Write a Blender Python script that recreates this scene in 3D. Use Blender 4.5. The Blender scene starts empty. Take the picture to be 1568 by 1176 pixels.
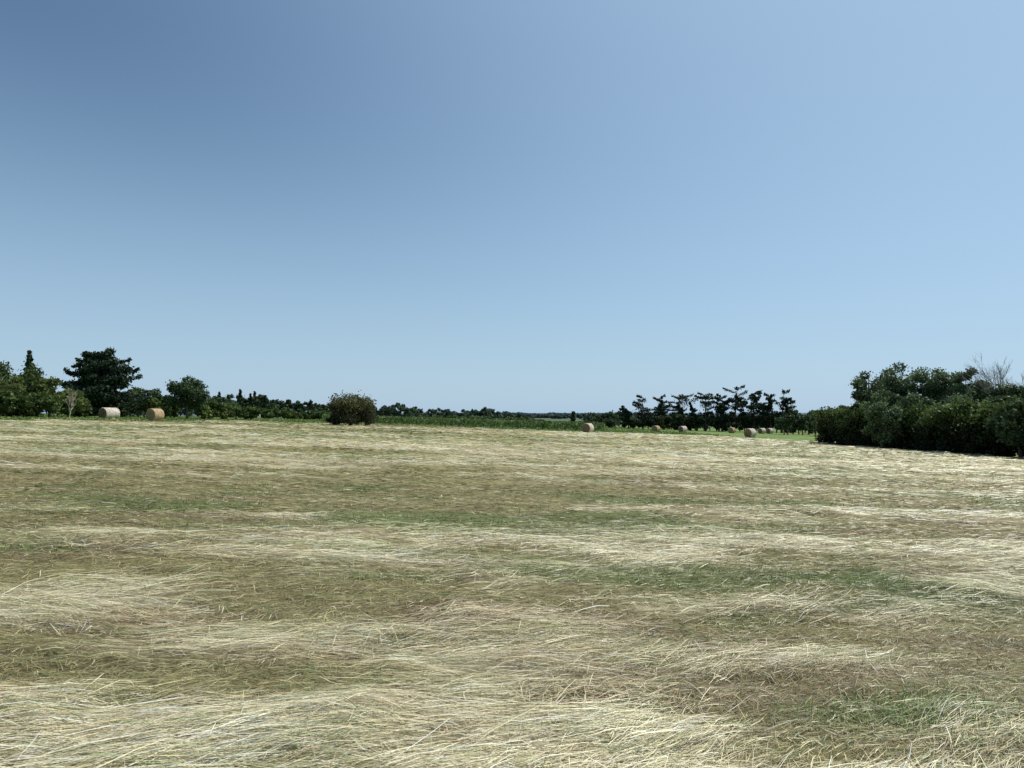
import bpy, math, numpy as np
from mathutils import Vector
rng=np.random.default_rng(7)
scene=bpy.context.scene
EYE=1.65
SUN_AZ=math.radians(66); SUN_EL=math.radians(52)

# ---------------------------------------------------------------- noise
_tab=np.random.default_rng(3).random((256,256))
def vn(x,y,seed=0):
    x=np.asarray(x,float)+seed*17.37; y=np.asarray(y,float)+seed*9.71
    xi=np.floor(x).astype(int); yi=np.floor(y).astype(int)
    fx=x-xi; fy=y-yi
    fx=fx*fx*(3-2*fx); fy=fy*fy*(3-2*fy)
    a=_tab[xi&255,yi&255]; b=_tab[(xi+1)&255,yi&255]
    c=_tab[xi&255,(yi+1)&255]; d=_tab[(xi+1)&255,(yi+1)&255]
    return (a*(1-fx)+b*fx)*(1-fy)+(c*(1-fx)+d*fx)*fy
def fbm(x,y,seed=0,o=4):
    s=0;a=.5;t=0
    for i in range(o):
        s=s+a*vn(x*2**i,y*2**i,seed+i*3); t+=a; a*=.5
    return s/t
def ss(a,b,x):
    t=np.clip((x-a)/(b-a),0,1); return t*t*(3-2*t)

# ---------------------------------------------------------------- terrain
def ground(x,y):
    x=np.asarray(x,float); y=np.asarray(y,float)
    fade=1/(1+(np.maximum(y,0)/420)**2)
    return -4.5*np.tanh(.036*x/4.5)*fade-5*np.tanh(.011*y/5)+.2*ss(0,60,y)
def infield(x,y):
    e=(fbm(x*.15,y*.15,5,3)-.5)*3
    return ss(-41.5,-40,x+e)*(1-ss(35.5,37,x+e*.3))*(1-ss(113,116,y+e-.09*x))
def windrow(x,y):
    # raked rows of hay running left to right across the field
    s=y-.07*x+2.2*(fbm(x*.05,y*.08,15,2)-.5)+.9*(fbm(x*.35,y*.5,16,3)-.5)
    sp=4.6
    c=.5+.5*np.cos(2*math.pi*s/sp)
    c2=.5+.5*np.cos(2*math.pi*s/(sp*.43)+1.)
    brk=ss(.36,.56,fbm(x*.09,y*.25,17,3))
    return np.clip((c**2.2*.75+c2**2*.35)*(.35+.65*brk),0,1)
def field_masks(x,y):
    sk=y-.05*x+.9*(fbm(x*.08,y*.1,20,2)-.5)+.35*(fbm(x*.6,y*.6,19,2)-.5)
    near=1-ss(7,22,y); wf=ss(6,16,y)
    B=0;G=0
    for i in range(6):
        B=B+vn(x*.016*2**i,sk*.09*2**i,21+i); G=G+vn(x*.013*2**i,sk*.075*2**i,51+i)
    B/=6; G/=6
    s1=fbm(x*.55,sk*1.5,27,4); W=windrow(x,y)
    st=B*(1-near*.6)+near*.6*s1+(W-.35)*(.03+.13*wf)
    light=ss(.43,.575,st+.0010*x)  # x terms here and below: sunward brightening to the right put into colour
    g=ss(.46,.575,.65*G+.35*fbm(x*.5,sk*1.2,32,3)-.0006*x-(W-.4)*.07*wf)
    b=ss(.52,.66,.5*fbm(x*.2+2,sk*.5,44,3)+.5*fbm(x*.9,sk*1.8,42,3)-.002*x)*(1-.6*ss(10,30,y))
    return light,g,b
def relief(x,y):
    r0=np.hypot(x,y); n=1-ss(60,160,r0)
    r=.10*(fbm(x*.35+.1*y,y*1.1,11,3)-.5)+.10*(fbm(x*1.6,y*3.5,12,3)-.5)
    r=r+.12*(fbm(x*.06,y*.45-.02*x,13,3)-.5)+.11*windrow(x,y)*ss(5,14,y)
    return r*n*infield(x,y)
def gz(x,y): return ground(x,y)+relief(x,y)

LS=np.array([.71,.615,.385]); MS=np.array([.405,.355,.165]); GR=np.array([.195,.255,.085]); BR=np.array([.33,.245,.14])
def field_col(x,y,jit=None):
    l,g,b=field_masks(x,y)
    l=l[...,None];g=g[...,None];b=b[...,None]
    c=MS*(1-l)+LS*l
    c=c*(1-b*.65)+BR*b*.65
    c=c*(1-g*.68)+GR*g*.68
    return c

# ---------------------------------------------------------------- mesh helper
class MB:
    def __init__(s): s.v=[];s.f=[];s.c=[];s.m=[];s.n=0
    def add(s,v,f,c,m=0):
        v=np.asarray(v,float).reshape(-1,3); f=np.asarray(f,int).reshape(-1,4)
        c=np.asarray(c,float)
        if c.ndim==1: c=np.tile(c,(len(v),1))
        s.v.append(v); s.f.append(f+s.n); s.c.append(c); s.m.append(np.full(len(f),m)); s.n+=len(v)
    def quads(s,v4,c,m=0):
        n=len(v4); s.add(v4.reshape(-1,3),np.arange(n*4).reshape(-1,4),np.repeat(c,4,axis=0),m)
    def tube(s,pts,rad,c,m=1,k=7):
        pts=np.asarray(pts,float); V=[]
        for i,p in enumerate(pts):
            d=pts[min(i+1,len(pts)-1)]-pts[max(i-1,0)]; d/=np.linalg.norm(d)+1e-9
            a=np.cross(d,[.3,.9,.1] if abs(d[1])<.9 else [1,0,0]); a/=np.linalg.norm(a); b=np.cross(d,a)
            t=np.arange(k)/k*2*math.pi
            V.append(p+rad[i]*(np.cos(t)[:,None]*a+np.sin(t)[:,None]*b))
        V=np.concatenate(V); F=[]
        for i in range(len(pts)-1):
            for j in range(k):
                F.append([i*k+j,i*k+(j+1)%k,(i+1)*k+(j+1)%k,(i+1)*k+j])
        s.add(V,F,c,m)
    def build(s,name,mats,smooth=False,parent=None):
        v=np.concatenate(s.v).astype(np.float32); f=np.concatenate(s.f).astype(np.int32)
        c=np.concatenate(s.c).astype(np.float32); mi=np.concatenate(s.m).astype(np.int32)
        me=bpy.data.meshes.new(name)
        me.vertices.add(len(v)); me.vertices.foreach_set('co',v.ravel())
        me.loops.add(len(f)*4); me.loops.foreach_set('vertex_index',f.ravel())
        me.polygons.add(len(f)); me.polygons.foreach_set('loop_start',np.arange(len(f),dtype=np.int32)*4)
        me.polygons.foreach_set('material_index',mi)
        if smooth: me.polygons.foreach_set('use_smooth',np.ones(len(f),bool))
        a=me.color_attributes.new('Col','FLOAT_COLOR','POINT')
        a.data.foreach_set('color',np.concatenate([c,np.ones((len(c),1),np.float32)],1).ravel())
        for m in mats: me.materials.append(m)
        me.update(calc_edges=True)
        ob=bpy.data.objects.new(name,me); scene.collection.objects.link(ob)
        if parent: ob.parent=parent
        return ob

# ---------------------------------------------------------------- materials
def newmat(name):
    m=bpy.data.materials.new(name); m.use_nodes=True; nt=m.node_tree; nt.nodes.clear()
    return m,nt,nt.nodes,nt.links
def N(ns,t,**k):
    n=ns.new(t)
    for a,b in k.items(): setattr(n,a,b)
    return n
def attr_mat(name,rough=.7,spec=.2,transl=0.0,noise=0,nscale=5,bump=0):
    m,nt,ns,ln=newmat(name)
    o=N(ns,'ShaderNodeOutputMaterial'); p=N(ns,'ShaderNodeBsdfPrincipled')
    at=N(ns,'ShaderNodeAttribute',attribute_name='Col')
    p.inputs['Roughness'].default_value=rough; p.inputs['Specular IOR Level'].default_value=spec
    col=at.outputs['Color']
    if noise:
        tc=N(ns,'ShaderNodeTexCoord'); nz=N(ns,'ShaderNodeTexNoise'); nz.inputs['Scale'].default_value=nscale; nz.inputs['Detail'].default_value=6
        ln.new(tc.outputs['Object'],nz.inputs['Vector'])
        mr=N(ns,'ShaderNodeMapRange'); mr.inputs['From Min'].default_value=.3; mr.inputs['From Max'].default_value=.7
        mr.inputs['To Min'].default_value=1-noise; mr.inputs['To Max'].default_value=1+noise
        ln.new(nz.outputs['Fac'],mr.inputs['Value'])
        vm=N(ns,'ShaderNodeVectorMath',operation='SCALE'); ln.new(col,vm.inputs[0]); ln.new(mr.outputs[0],vm.inputs['Scale']); col=vm.outputs[0]
        if bump:
            b=N(ns,'ShaderNodeBump'); b.inputs['Strength'].default_value=.6; b.inputs['Distance'].default_value=bump
            ln.new(nz.outputs['Fac'],b.inputs['Height']); ln.new(b.outputs[0],p.inputs['Normal'])
    ln.new(col,p.inputs['Base Color'])
    if transl:
        t=N(ns,'ShaderNodeBsdfTranslucent'); ln.new(col,t.inputs['Color'])
        mx=N(ns,'ShaderNodeMixShader'); mx.inputs[0].default_value=transl
        ln.new(p.outputs[0],mx.inputs[1]); ln.new(t.outputs[0],mx.inputs[2]); ln.new(mx.outputs[0],o.inputs[0])
    else: ln.new(p.outputs[0],o.inputs[0])
    return m
M_leaf=attr_mat('foliage',.6,.25,.3)
M_needle=attr_mat('needles',.7,.15,.05)
M_bark=attr_mat('bark',.9,.1,0,.35,6,.03)
M_straw=attr_mat('straw',.45,.4,0)
M_grass=attr_mat('grass_blade',.55,.3,.25)
M_bale=attr_mat('bale_straw',.8,.2,0,.3,9,.03)

def ground_mat():
    m,nt,ns,ln=newmat('hay_field_ground')
    o=N(ns,'ShaderNodeOutputMaterial'); p=N(ns,'ShaderNodeBsdfPrincipled')
    at=N(ns,'ShaderNodeAttribute',attribute_name='Col')
    tc=N(ns,'ShaderNodeTexCoord')
    def nz(sx,sy,detail,rot=0):
        mp=N(ns,'ShaderNodeMapping'); mp.inputs['Scale'].default_value=(sx,sy,1); mp.inputs['Rotation'].default_value=(0,0,rot)
        n=N(ns,'ShaderNodeTexNoise'); n.inputs['Scale'].default_value=1; n.inputs['Detail'].default_value=detail; n.inputs['Roughness'].default_value=.65
        ln.new(tc.outputs['Object'],mp.inputs[0]); ln.new(mp.outputs[0],n.inputs['Vector']); return n.outputs['Fac']
    a=nz(1.2,9,8,.05); b=nz(.2,1.8,6,-.04); c=nz(25,60,4,.2)
    ad=N(ns,'ShaderNodeMath',operation='ADD'); ln.new(a,ad.inputs[0]); ln.new(b,ad.inputs[1])
    ad2=N(ns,'ShaderNodeMath',operation='ADD'); ln.new(ad.outputs[0],ad2.inputs[0]); ln.new(c,ad2.inputs[1])
    mr=N(ns,'ShaderNodeMapRange'); mr.inputs['From Min'].default_value=1.1; mr.inputs['From Max'].default_value=1.9
    mr.inputs['To Min'].default_value=.5; mr.inputs['To Max'].default_value=1.45
    ln.new(ad2.outputs[0],mr.inputs['Value'])
    vm=N(ns,'ShaderNodeVectorMath',operation='SCALE'); ln.new(at.outputs['Color'],vm.inputs[0]); ln.new(mr.outputs[0],vm.inputs['Scale'])
    ln.new(vm.outputs[0],p.inputs['Base Color'])
    bp=N(ns,'ShaderNodeBump'); bp.inputs['Strength'].default_value=.7; bp.inputs['Distance'].default_value=.06
    ln.new(ad2.outputs[0],bp.inputs['Height']); ln.new(bp.outputs[0],p.inputs['Normal'])
    p.inputs['Roughness'].default_value=.85; p.inputs['Specular IOR Level'].default_value=.15
    ln.new(p.outputs[0],o.inputs[0]); return m
M_ground=ground_mat()

# ---------------------------------------------------------------- ground sheet
def build_ground():
    S=5.
    xs=S*np.sinh(np.linspace(-math.asinh(4500/S),math.asinh(4500/S),900))
    ys=S*np.sinh(np.linspace(math.asinh(-80/S),math.asinh(6000/S),1100))
    X,Y=np.meshgrid(xs,ys); x=X.ravel(); y=Y.ravel()
    z=gz(x,y)
    z=z+ss(1200,3500,y)*(14*fbm(x*.0012,y*.0012,55,3))*.6
    f=infield(x,y)[:,None]
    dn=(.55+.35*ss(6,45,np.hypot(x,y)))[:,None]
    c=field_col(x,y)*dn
    mead=np.array([.13,.20,.05])*(.8+.5*fbm(x*.2,y*.5,61,3))[:,None]
    dry=np.array([.32,.28,.12]); k=(ss(.52,.7,fbm(x*.05,y*.12,62,3))*.45)[:,None]
    mead=mead*(1-k)+dry*k
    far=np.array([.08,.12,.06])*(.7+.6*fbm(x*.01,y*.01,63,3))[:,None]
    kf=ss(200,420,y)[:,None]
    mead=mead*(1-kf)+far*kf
    kh=ss(700,2500,y)[:,None]; mead=mead*(1-kh)+np.array([.11,.16,.21])*kh  # aerial haze painted into the far hills as blue-grey
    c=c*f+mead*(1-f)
    nx,ny=len(xs),len(ys)
    i=np.arange(nx*ny).reshape(ny,nx)
    F=np.stack([i[:-1,:-1],i[:-1,1:],i[1:,1:],i[1:,:-1]],-1).reshape(-1,4)
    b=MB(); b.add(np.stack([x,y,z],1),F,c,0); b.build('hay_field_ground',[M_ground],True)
build_ground()

# ---------------------------------------------------------------- cut hay strands
def dirf(x,y):
    a=1-ss(5,20,y)
    swath=ss(0,4,x)*(1-ss(5,9,y))          # raked diagonally near the right
    return .05+.38*swath+(fbm(x*.25,y*.35,71,3)-.47)*(1.1*a+.10)+(fbm(x*1.1,y*1.5,72,2)-.5)*.7*a
def strands(name,NT,K,ymin,ymax,mat):
    yt=np.exp(rng.uniform(math.log(ymin),math.log(ymax),NT)); xt=rng.uniform(-1,1,NT)*(.8*yt+1.5)
    ok=rng.random(NT)<infield(xt,yt); xt=xt[ok];yt=yt[ok]; n=len(xt)
    far=ss(5,22,yt)
    th=dirf(xt,yt)+rng.normal(0,1,n)*(.28-.24*far)
    R=.05+.011*yt
    l,g,bm=field_masks(xt,yt)
    tc=field_col(xt,yt)
    r=rng.random(n)[:,None]; ll=l[:,None]
    tc=np.where(r<.09,GR*1.15,tc); tc=np.where((r>.10)&(r<.12+.16*ll),LS*1.12,tc); tc=np.where((r>.95),BR,tc)
    tc=tc*(rng.uniform(.66,1.34,n))[:,None]*(.82+.3*ll)
    T=np.repeat(np.arange(n),K); m=len(T); lm=l[T]; nr=1-far[T]
    th2=th[T]+rng.normal(0,1,m)*(.20-.15*far[T])
    wi=rng.random(m)<(.08+.55*(1-lm)*nr+.3*bm[T]*nr); th2=np.where(wi,rng.uniform(-1.6,1.6,m),th2)
    al=rng.normal(0,1.8,m)*R[T]; ac=rng.normal(0,.5,m)*R[T]
    cx=xt[T]+al*np.cos(th[T])-ac*np.sin(th[T]); cy=yt[T]+al*np.sin(th[T])+ac*np.cos(th[T])
    cy=np.maximum(cy,1.2)
    L=(.05+.42*rng.random(m)**1.8*(.30+.70*lm))*(1+.033*cy); L=np.where(wi,.035+L*.4,L)
    w=np.maximum(.0026,.00052*cy)*rng.uniform(.5,1.5,m)
    z0=rng.random(m)**1.3*(.02+.06*lm)+.004; arch=rng.uniform(0,.015,m)*L/.3
    tilt=rng.normal(0,.05,m)*np.where(wi,3.5,1)
    curv=rng.normal(0,.10,m)/np.maximum(L,.1)
    dx=np.cos(th2);dy=np.sin(th2); roll=rng.normal(0,.5,m)
    V=np.zeros((m,4,2,3),np.float32)
    for j,s in enumerate((-.5,-.17,.17,.5)):
        a=s*L; c2=curv*a*a
        px=cx+a*dx-c2*dy; py=cy+a*dy+c2*dx
        pz=gz(px,py)+z0+arch*(1-4*s*s)+a*tilt
        tp=w/2*(.5 if abs(s)==.5 else 1)
        ox=-dy*np.cos(roll)*tp; oy=dx*np.cos(roll)*tp; oz=np.sin(roll)*tp
        V[:,j,0]=np.stack([px-ox,py-oy,pz-oz],1); V[:,j,1]=np.stack([px+ox,py+oy,pz+oz],1)
    base=np.arange(m)[:,None]*8
    F=np.stack([base+np.array([[2*j,2*j+1,2*j+3,2*j+2]]) for j in range(3)],1).reshape(-1,4)
    c=tc[T]*rng.uniform(.5,1.5,m)[:,None]
    pale=(rng.random(m)<.02+.08*lm)[:,None]; c=np.where(pale,np.array([.80,.73,.56]),c)
    b=MB(); b.add(V.reshape(-1,3),F,np.repeat(np.clip(c,0,.82),8,axis=0),0); b.build(name,[mat])
strands('cut_hay',36000,15,1.9,118,M_straw)

# green grass tufts and stubble
def tufts():
    b=MB(); 
    nt=1900; y=np.exp(rng.uniform(math.log(2.4),math.log(40),nt)); x=rng.uniform(-1,1,nt)*(.8*y+1)
    l,g,br=field_masks(x,y)
    keep=rng.random(nt)<(.08+.85*g)*(1-.6*l); x=x[keep];y=y[keep]
    extra=np.array([[-1.05,3.75],[-.9,3.9],[2.35,4.1],[2.6,4.25],[2.5,4.0],[2.2,4.3],[1.3,5.6],[1.7,5.75],[2.0,5.5],[.4,5.9],[-1.2,3.45],[.35,3.6]])
    x=np.r_[x,extra[:,0]];y=np.r_[y,extra[:,1]]
    K=26; T=np.repeat(np.arange(len(x)),K); m=len(T)
    R=.05+.014*y[T]
    cx=x[T]+rng.normal(0,1,m)*R*2.2; cy=y[T]+rng.normal(0,1,m)*R*.9
    L=rng.uniform(.04,.13,m); az=rng.uniform(0,2*math.pi,m); lean=rng.uniform(.5,1.6,m)
    w=np.maximum(.004,.0008*y[T])
    V=np.zeros((m,4,2,3)); 
    for j,s in enumerate((0,.35,.7,1)):
        a=lean*s
        px=cx+np.cos(az)*L*s*np.sin(a); py=cy+np.sin(az)*L*s*np.sin(a); pz=gz(cx,cy)+L*s*np.cos(a)+.02
        t=w/2*(1-s*.85); ox=-np.sin(az)*t; oy=np.cos(az)*t
        V[:,j,0]=np.stack([px-ox,py-oy,pz],1);V[:,j,1]=np.stack([px+ox,py+oy,pz],1)
    base=np.arange(m)[:,None]*8
    F=np.stack([base+np.array([[2*j,2*j+1,2*j+3,2*j+2]]) for j in range(3)],1).reshape(-1,4)
    c=np.array([.15,.25,.06])*rng.uniform(.6,1.4,(m,1))
    b.add(V.reshape(-1,3),F,np.repeat(c,8,axis=0),0); b.build('green_grass',[M_grass])
tufts()

# ---------------------------------------------------------------- foliage
def leafquads(c,size,r,flat=0.):
    n=len(c); a=r.normal(size=(n,3)); a[:,2]*=(1-flat); a/=np.linalg.norm(a,axis=1)[:,None]
    t=r.normal(size=(n,3)); b=np.cross(a,t); b/=np.linalg.norm(b,axis=1)[:,None]
    s=(size*r.uniform(.6,1.4,n))[:,None]
    a=a*s*.5;b=b*s*.35
    return np.stack([c-a,c-b+a*.1,c+a,c+b+a*.1],1)
def clump(b,c,rad,n,col,size,r,m=0,shell=.55):
    d=r.normal(size=(n,3)); d/=np.linalg.norm(d,axis=1)[:,None]
    rr=(shell+(1-shell)*r.random(n))*(1+.22*r.normal(size=n))
    p=c+d*rr[:,None]*rad
    cc=col*r.uniform(.7,1.35,(n,1))*r.uniform(.8,1.2)
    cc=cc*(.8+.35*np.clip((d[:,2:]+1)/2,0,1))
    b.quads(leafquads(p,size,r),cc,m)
G_oak=np.array([.080,.120,.030]); G_light=np.array([.13,.175,.045]); G_dark=np.array([.040,.066,.028]); G_ced=np.array([.022,.038,.020])
BARK=np.array([.12,.095,.07])
def at(bear,dist): return bear*dist,dist
def top(e,dist,x): return max(1.2,EYE+e*dist-float(ground(x,dist)))
def broadleaf(name,bear,dist,row,wpx,col=G_oak,seed=0,low=.18,nclump=34,leaves=190,size=.3,parentmb=None,skirt=1.0):
    r=np.random.default_rng(100+seed)
    x,y=at((bear-784)/1100,dist); H=top((632-row)/1100,dist,x); W=wpx*dist/1100
    b=parentmb or MB(); z0=float(ground(x,y))
    O=np.array([x,y,z0])
    tr=max(.12,H*.022)
    lean=r.normal(0,.03*H,2)
    tp=[O+[0,0,-.3],O+[lean[0]*.3,lean[1]*.3,H*.25],O+[lean[0],lean[1],H*.55],O+[lean[0]*1.3,lean[1],H*.85]]
    b.tube(tp,[tr*1.4,tr,tr*.6,tr*.15],BARK,1)
    cz=H*(low+(1-low)*.5); rz=H*(1-low)*.5
    for i in range(nclump):
        d=r.normal(size=3); d/=np.linalg.norm(d); q=r.random()**.45
        cr=W*r.uniform(.11,.20); crz=cr*r.uniform(.6,.9)
        u=d*q*np.array([W/2-cr*.7,W/2-cr*.7,max(rz-crz*.8,.2)])
        if d[2]<0: u[:2]*=skirt
        c=O+[0,0,cz]+u
        if r.random()<.5:
            st=tp[1]+(tp[2]-tp[1])*r.random(); md=(st+c)/2+[0,0,-.05*H]
            b.tube([st,md,c],[tr*.45,tr*.28,tr*.08],BARK,1,5)
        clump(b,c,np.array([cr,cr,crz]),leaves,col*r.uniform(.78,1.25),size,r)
    if parentmb is None: return b.build(name,[M_leaf,M_bark])
def cedar(name,bear,dist,row,wpx,seed=0,col=G_ced,tiers=11,pw=.55,low=.2,size=.45,droop=.0,per=5,dens=70,leanx=0,parentmb=None,zj=.06,bare=.0,flat=.15):
    r=np.random.default_rng(500+seed)
    x,y=at((bear-784)/1100,dist); H=top((632-row)/1100,dist,x); W=wpx*dist/1100
    b=parentmb or MB(); O=np.array([x,y,float(ground(x,y))]); tr=max(.15,H*.025)
    b.tube([O+[0,0,-.3],O+[leanx*.3,0,H*.4],O+[leanx,0,H*.97]],[tr*1.3,tr*.8,.04],BARK*.7,1)
    side_bias=r.uniform(0,6.28)
    for i in range(tiers*per):
        t=i/(tiers*per-1); t=min(max(t+r.normal(0,zj),0),1)
        z=H*(low+(1-low)*t)*.97
        Lm=W/2*max((1-t),0.05)**pw
        az=r.uniform(0,6.283)
        L=Lm*r.uniform(.35,1.25)*(1+.25*math.cos(az-side_bias))
        if r.random()<bare: continue
        d=np.array([math.cos(az),math.sin(az),r.uniform(-.1,.45)-droop])
        st=O+[leanx*t,0,z]; en=st+d*L
        b.tube([st,(st+en)/2+[0,0,.03*L],en],[tr*.35*(1-t*.7),tr*.22*(1-t*.7),.02],BARK*.6,1,4)
        n=int(dens*(.35+L/(W/2+.01)))
        s=r.random(n)**.7; side=r.normal(0,.2*L+.1,n)*(1.1-s*.6)
        p=st+d*L*s[:,None]+np.stack([-math.sin(az)*side,math.cos(az)*side,r.normal(0,.012*H+.04,n)-abs(side)*flat],1)
        cc=col*r.uniform(.6,1.5,(n,1))*r.uniform(.8,1.25)
        b.quads(leafquads(p,size,r,.3),cc,0)
    if parentmb is None: return b.build(name,[M_needle,M_bark])

# left group
broadleaf('broadleaf_tree',-8,82,552,80,G_oak*.85,1)
broadleaf('broadleaf_tree',46,90,556,74,G_oak*.7,2)
broadleaf('broadleaf_tree',16,76,572,64,G_light*.8,3,low=.05)
broadleaf('broadleaf_tree',76,80,578,56,G_light*.7,4,low=.05)
broadleaf('broadleaf_tree',106,82,588,46,G_light*.9,5,low=.05)
broadleaf('shrub',58,74,598,76,G_oak*.9,6,low=0)
broadleaf('shrub',5,72,594,60,G_oak*.8,61,low=0)
broadleaf('shrub',122,84,608,40,G_oak*.8,62,low=0)
cedar('fir_tree',43,100,537,34,1,G_dark,12,.8,.15,.4,.1,7,60,zj=.03)
cedar('cedar_tree',140,104,541,122,2,G_ced*1.25,17,.36,.02,.40,.02,9,200,leanx=.6,zj=.035)
broadleaf('broadleaf_tree',287,104,573,62,G_dark*1.3,7,low=.08,nclump=44,size=.32)
for i,(p,rw,w,d,c) in enumerate([(212,588,46,130,G_oak*.8),(240,593,40,132,G_dark*1.2),(205,602,42,116,G_oak*.8),(228,606,34,112,G_light*.7),(262,602,32,114,G_oak*.8),(322,606,38,118,G_oak*.9),(343,614,34,120,G_light*.8),(312,620,28,108,G_light),(362,620,34,125,G_oak*.8),(187,614,30,112,G_oak*.7),(250,618,30,105,G_light*.8),(385,622,30,130,G_oak*.9)]):
    broadleaf('shrub',p,d,rw,w,c,20+i,low=0,nclump=22,leaves=130,size=.36)
# isolated small tree at the far edge of the field: flat-topped, wider crown, narrower base
broadleaf('round_bush',537,97,600,80,np.array([.092,.095,.038]),40,low=0.12,nclump=58,leaves=190,size=.24,skirt=.7)
for p,d,rw,w in [(512,97.5,632,34),(560,97.5,626,40),(536,96,628,54),(516,97,612,40)]:
    broadleaf('shrub',p,d,rw,w,np.array([.055,.062,.028]),41+p,low=0,nclump=16,leaves=130,size=.24)

def bare_tree(name,bear,dist,row,seed,col,spread=.45,tr=.13,dep=4):
    r=np.random.default_rng(seed); x,y=at((bear-784)/1100,dist); H=top((632-row)/1100,dist,x)
    b=MB(); O=np.array([x,y,float(ground(x,y))])
    def rec(p,d,L,rad,dep):
        mid=p+d*L*.5+r.normal(0,.05*L,3); e=p+d*L
        b.tube([p,mid,e],[rad,rad*.8,rad*.6],col,0,5)
        if dep==0: return
        for _ in range(3 if dep>1 else 4):
            nd=d+r.normal(0,spread,3); nd[2]=abs(nd[2])*.8+.25; nd/=np.linalg.norm(nd)
            rec(e if r.random()<.6 else p+d*L*.7,nd,L*r.uniform(.6,.85),rad*.58,dep-1)
    rec(O+[0,0,-.2],np.array([.03,0,1.]),H*.34,tr,dep)
    b.build(name,[M_bark])
bare_tree('bare_tree',108,73,592,5,np.array([.36,.32,.25]),.5,.08)
bare_tree('bare_tree',1530,63,560,8,np.array([.26,.24,.21]),.36,.12,5)
bare_tree('bare_tree',1558,62,546,9,np.array([.26,.24,.21]),.36,.12,5)

# distant treeline : one object
def treeline():
    b=MB(); r=np.random.default_rng(77)
    def seg(p0,p1,step,dist,tops,w,col,size,hz=0):
        p=p0
        while p<p1:
            rw=np.interp(p,tops[0],tops[1])+r.normal(0,2.0)
            d=dist*r.uniform(.93,1.1)
            c=col*r.uniform(.75,1.4)*np.array([r.uniform(.9,1.25),1,1]); c=c*(1-hz)+np.array([.09,.125,.15])*hz  # hz: distance haze mixed straight into the leaf colour
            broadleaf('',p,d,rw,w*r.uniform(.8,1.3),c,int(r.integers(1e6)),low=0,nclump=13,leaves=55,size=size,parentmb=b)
            p+=step*r.uniform(.6,1.4)
    seg(-40,330,15,170,([-40,330],[606,606]),34,G_dark*1.3,.55)
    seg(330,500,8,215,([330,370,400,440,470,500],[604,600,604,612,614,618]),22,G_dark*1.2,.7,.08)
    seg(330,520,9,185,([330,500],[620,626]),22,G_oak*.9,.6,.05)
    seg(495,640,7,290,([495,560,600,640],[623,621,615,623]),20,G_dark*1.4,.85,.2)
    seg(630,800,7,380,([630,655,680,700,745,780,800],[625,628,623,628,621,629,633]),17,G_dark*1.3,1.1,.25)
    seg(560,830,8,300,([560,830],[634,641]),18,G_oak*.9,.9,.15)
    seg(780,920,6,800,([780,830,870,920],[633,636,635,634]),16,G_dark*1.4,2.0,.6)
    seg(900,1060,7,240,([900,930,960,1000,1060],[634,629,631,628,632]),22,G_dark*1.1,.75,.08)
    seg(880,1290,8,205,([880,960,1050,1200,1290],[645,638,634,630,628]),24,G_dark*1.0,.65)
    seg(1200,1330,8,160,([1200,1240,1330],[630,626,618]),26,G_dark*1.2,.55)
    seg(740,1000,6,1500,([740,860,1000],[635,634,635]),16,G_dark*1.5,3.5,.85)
    b.build('distant_treeline',[M_leaf,M_bark])
treeline()
for i,(p,rw,w) in enumerate([(336,600,14),(350,605,14),(368,596,18),(384,603,12),(390,600,16),(406,606,14)]):
    cedar('fir_tree',p,212,rw,w+4,30+i,G_dark,8,.8,.15,.7,.08,5,28,zj=.03)
for i,(p,rw,w,pw,tn) in enumerate([(963,622,24,.3,6),(984,608,44,.15,6),(1003,618,26,.6,7),(1016,608,36,.22,6),(1037,606,52,.12,6),(1047,617,22,.5,7)]):
    cedar('cedar_tree',p,205,rw,w,50+i,G_ced,tn,pw,.2,.42,-.1,5,95,leanx=((i*7)%5-2)*.8,zj=.05,bare=.2,flat=.05)
for i,(p,rw,w,pw,tn) in enumerate([(1066,616,22,.6,7),(1080,603,50,.15,6),(1100,614,28,.3,6),(1106,604,38,.35,7),(1124,595,58,.3,7),(1144,610,30,.12,5),(1154,601,42,.25,7),(1172,614,26,.5,6),(1180,603,36,.2,6),(1196,598,52,.3,7),(1211,614,24,.3,6)]):
    cedar('cedar_tree',p,190,rw,w,70+i,G_ced,tn,pw,.15,.42,-.1,5,105,leanx=((i*7)%5-2)*.8,zj=.05,bare=.2,flat=.05)
cedar('poplar_tree',878,230,631,9,90,G_dark*1.3,12,.3,.05,.7,-.4,5,22)

# ---------------------------------------------------------------- right hedge + trees
def hedge():
    b=MB(); r=np.random.default_rng(9)
    for i in range(850):
        y=28+57*r.random(); 
        x=35.7+r.random()**1.5*3.4+.6*math.sin(y*.4)
        h=3.0+2.0*float(fbm(y*.3,3.,81,3))
        z=r.uniform(0.02,1)**.9*h; rad=r.uniform(.5,1.1)
        z=min(z,h-rad*.3)
        base=float(ground(x,y))
        c=(G_oak*.3 if z<h*.6 else G_oak*.95)*r.uniform(.65,1.35)  # shaded lower part and sunlit top put into the leaf colour
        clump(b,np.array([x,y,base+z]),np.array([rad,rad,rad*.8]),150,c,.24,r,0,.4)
    for y in np.arange(31,84,2.3):
        x=37.6+r.normal(0,.5); g=float(ground(x,y))
        b.tube([[x,y,g-.2],[x+.2,y,g+1.5],[x+r.normal(0,.4),y+r.normal(0,.4),g+3]],[.14,.1,.04],BARK,1,5)
    b.build('hedge',[M_leaf,M_bark])
hedge()
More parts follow.
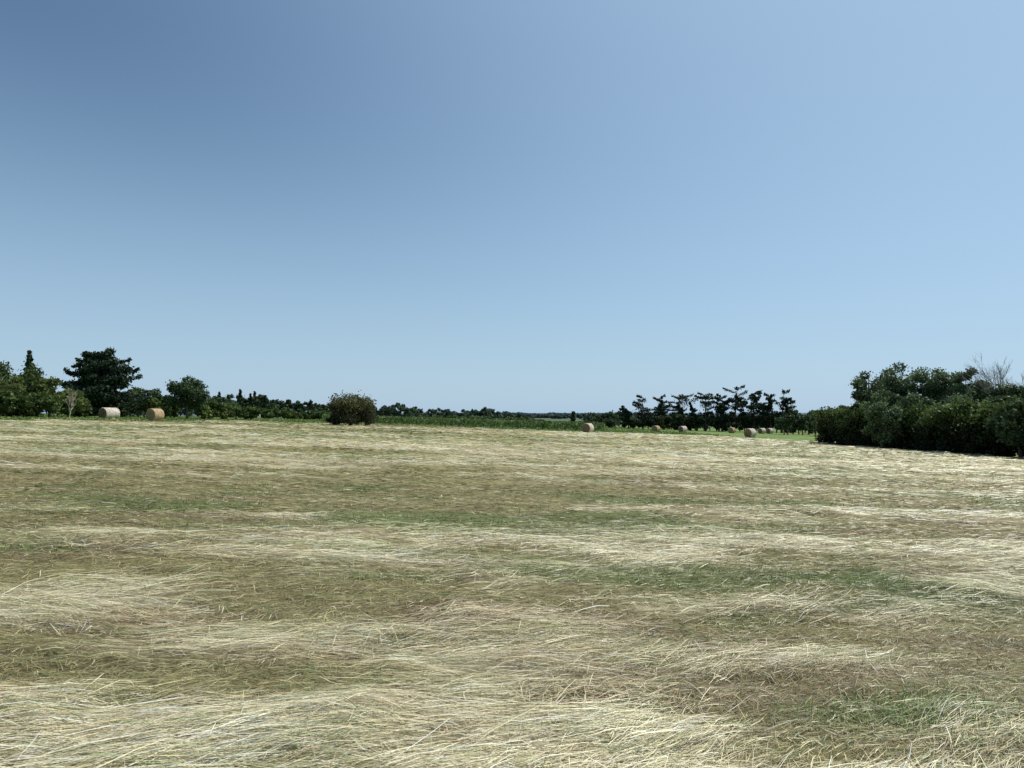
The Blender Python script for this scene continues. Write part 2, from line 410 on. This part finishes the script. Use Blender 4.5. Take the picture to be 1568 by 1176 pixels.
RT=[(1330,76,558,62,.9),(1376,78,546,84,1.0),(1352,72,588,62,1.05),(1415,74,560,74,1.0),(1450,72,554,78,.95),(1484,68,561,64,1.0),(1510,64,578,62,.9),(1400,66,600,74,1.05),(1470,60,604,84,1.0),(1545,56,578,60,.9),(1580,54,566,70,.9),(1530,58,594,84,1.1),(1320,84,604,54,.9),(1295,86,618,44,1.0),(1270,88,622,44,1.0),(1560,52,610,80,1.1),(1350,66,612,60,1.1)]
for i,(p,d,rw,w,cm) in enumerate(RT):
    broadleaf('broadleaf_tree',p,d,rw,w,np.array([.085,.125,.055])*cm,200+i,low=.08,nclump=46,leaves=190,size=.24)

# ---------------------------------------------------------------- vineyard rows beyond the field
def vineyard():
    b=MB(); r=np.random.default_rng(12)
    for row in np.arange(128,235,5.5):
        x0=-.26*row; x1=.13*row; n=int((x1-x0)*26)
        x=r.uniform(x0,x1,n); y=row+r.normal(0,.3,n)+.05*x
        h=1.25+.35*fbm(x*.5,y*.5,91,2)
        z=ground(x,y)+h*r.random(n)**.7
        c=np.array([.09,.145,.04])*r.uniform(.6,1.4,(n,1))
        b.quads(leafquads(np.stack([x,y,z],1),.42,r),c,0)
        for xx in np.arange(x0,x1,6):
            yy=row+.05*xx; g=float(ground(xx,yy))
            b.tube([[xx,yy,g-.1],[xx,yy,g+1.5]],[.05,.05],np.array([.25,.2,.15]),1,4)
    b.build('vineyard',[M_leaf,M_bark])
vineyard()

def meadow():
    b=MB(); r=np.random.default_rng(14)
    n=130000
    y=np.exp(r.uniform(math.log(50),math.log(240),n)); x=r.uniform(-.85,.5,n)*y
    ok=(infield(x,y)<.5)&(x<36); x=x[ok];y=y[ok]; n=len(x)
    h=.08+.16*fbm(x*.3,y*.3,95,3)
    z=ground(x,y)+h*r.random(n)
    k=ss(.5,.7,fbm(x*.06,y*.12,62,3))[:,None]
    c=(np.array([.14,.21,.05])*(1-k*.6)+np.array([.36,.31,.14])*k*.6)*r.uniform(.6,1.4,(n,1))
    b.quads(leafquads(np.stack([x,y,z],1),.28,r),c,0); b.build('meadow_grass',[M_grass])
meadow()

# ---------------------------------------------------------------- round hay bales
def bale(bear,dist,yaw,D=1.45,Wd=1.3,seed=0,wrap=False):
    r=np.random.default_rng(seed+900)
    X,Y=at((bear-784)/1100,dist); Z=float(gz(X,Y))+D/2-.04
    b=MB(); K=40
    ca,sa=math.cos(yaw),math.sin(yaw)
    def W(l,y,z): return np.stack([X+l*ca-y*sa,Y+l*sa+y*ca,Z+z],-1)
    prof=[(-.5,.02)]+[(-.5-.012*(i%2),q) for i,q in enumerate(np.linspace(.08,.92,13))]+[(-.485,.96),(-.45,.995)]
    prof+=[(q,1.0+.008*((i%2)*2-1)) for i,q in enumerate(np.linspace(-.38,.38,9))]
    prof+=[(-a,q) for a,q in prof[:16][::-1]]
    t=np.arange(K)/K*2*math.pi; V=[];C=[]
    st=np.array([.38,.28,.16]); wr=np.array([.52,.46,.38])
    for i,(a,q) in enumerate(prof):
        rad=q*D/2*(1+.015*r.normal(size=K)); zz=rad*np.sin(t); zz=np.maximum(zz,-D/2*.93)
        V.append(W(np.full(K,a*Wd)+.01*r.normal(size=K),rad*np.cos(t),zz))
        body=16<=i<=24 or q>.95
        c=(wr if (body and wrap) else st*(.75 if not body and i%2 else 1.)*(.65 if wrap else 1.05))*r.uniform(.8,1.2,(K,1)); C.append(c)
    F=[[i*K+j,i*K+(j+1)%K,(i+1)*K+(j+1)%K,(i+1)*K+j] for i in range(len(prof)-1) for j in range(K)]
    b.add(np.concatenate(V),F,np.concatenate(C),0)
    n=500; tt=r.uniform(0,6.283,n); a=r.uniform(-.5,.5,n)*Wd; e=r.random(n)<.5
    rr=np.where(e,np.sqrt(r.random(n)),1.02)*D/2; a=np.where(e,np.sign(a)*Wd*.515,a)
    p=W(a,rr*np.cos(tt),np.maximum(rr*np.sin(tt),-D/2*.9))
    cc=np.where((~e)[:,None]&wrap,wr,st*.8)*r.uniform(.7,1.25,(n,1))
    b.quads(leafquads(p,.09,r),cc,0)
    b.build('round_hay_bale',[M_bale])
for i,(p,d,yaw,D,w) in enumerate([(168,88,1.2,1.45,True),(238,84,1.2,1.5,False),(392,150,1.0,1.4,True),(900,108,1.0,1.45,True),
      (1004,148,.9,1.35,False),(1045,152,.6,1.4,True),(1120,165,.8,1.35,False),(1148,112,.65,1.45,True),(1166,170,.5,1.35,True),(1178,172,.6,1.35,True)]):
    bale(p,d,yaw,D,1.35 if p!=168 else 1.9,i,w)

# ---------------------------------------------------------------- camera, light, sky
cam=bpy.data.cameras.new('camera'); co=bpy.data.objects.new('camera',cam); scene.collection.objects.link(co)
cam.sensor_width=36; cam.lens=25.26; cam.clip_end=20000; cam.clip_start=.05
co.location=(0,0,EYE); co.rotation_euler=(math.radians(90+2.29),0,0); scene.camera=co
d=Vector((math.sin(SUN_AZ)*math.cos(SUN_EL),math.cos(SUN_AZ)*math.cos(SUN_EL),math.sin(SUN_EL)))
sl=bpy.data.lights.new('sun','SUN'); sl.energy=4.7; sl.angle=math.radians(.5); sl.color=(1,.95,.86)
so=bpy.data.objects.new('sun',sl); scene.collection.objects.link(so); so.rotation_euler=d.to_track_quat('Z','Y').to_euler(); so.location=(30,10,60)
w=bpy.data.worlds.new('World'); scene.world=w; w.use_nodes=True; nt=w.node_tree; nt.nodes.clear(); L=nt.links
sk=nt.nodes.new('ShaderNodeTexSky'); sk.sky_type='NISHITA'; sk.sun_disc=False; sk.sun_elevation=SUN_EL; sk.sun_rotation=SUN_AZ
sk.air_density=1.0; sk.dust_density=.6; sk.ozone_density=1.5; sk.altitude=50
STR=.10
tn=nt.nodes.new('ShaderNodeVectorMath'); tn.operation='MULTIPLY'; tn.inputs[1].default_value=(.86,.97,.98); L.new(sk.outputs[0],tn.inputs[0])
tc=nt.nodes.new('ShaderNodeTexCoord'); nv=nt.nodes.new('ShaderNodeVectorMath'); nv.operation='NORMALIZE'; L.new(tc.outputs['Generated'],nv.inputs[0])
sp=nt.nodes.new('ShaderNodeSeparateXYZ'); L.new(nv.outputs[0],sp.inputs[0])
m1=nt.nodes.new('ShaderNodeMapRange'); m1.interpolation_type='SMOOTHSTEP'
for k,v in (('From Min',-.20),('From Max',.46),('To Min',1),('To Max',0)): m1.inputs[k].default_value=v
L.new(sp.outputs['Z'],m1.inputs['Value'])
dt=nt.nodes.new('ShaderNodeVectorMath'); dt.operation='DOT_PRODUCT'; dt.inputs[1].default_value=d[:]; L.new(nv.outputs[0],dt.inputs[0])
m2=nt.nodes.new('ShaderNodeMapRange'); m2.interpolation_type='SMOOTHSTEP'
for k,v in (('From Min',.2),('From Max',1.1),('To Min',0),('To Max',.9)): m2.inputs[k].default_value=v
L.new(dt.outputs['Value'],m2.inputs['Value'])
def inv(s):
    n=nt.nodes.new('ShaderNodeMath'); n.operation='SUBTRACT'; n.inputs[0].default_value=1; L.new(s,n.inputs[1]); return n.outputs[0]
mu=nt.nodes.new('ShaderNodeMath'); mu.operation='MULTIPLY'; L.new(inv(m1.outputs[0]),mu.inputs[0]); L.new(inv(m2.outputs[0]),mu.inputs[1])
hz=nt.nodes.new('ShaderNodeMix'); hz.data_type='RGBA'
hz.inputs[7].default_value=tuple(c/STR for c in (.43,.615,.83))+(1,)
L.new(inv(mu.outputs[0]),hz.inputs[0]); L.new(tn.outputs[0],hz.inputs[6])
bg=nt.nodes.new('ShaderNodeBackground'); bg.inputs['Strength'].default_value=STR
ou=nt.nodes.new('ShaderNodeOutputWorld'); L.new(hz.outputs[2],bg.inputs[0]); L.new(bg.outputs[0],ou.inputs[0])
scene.view_settings.view_transform='Standard'; scene.view_settings.look='None'; scene.view_settings.exposure=0
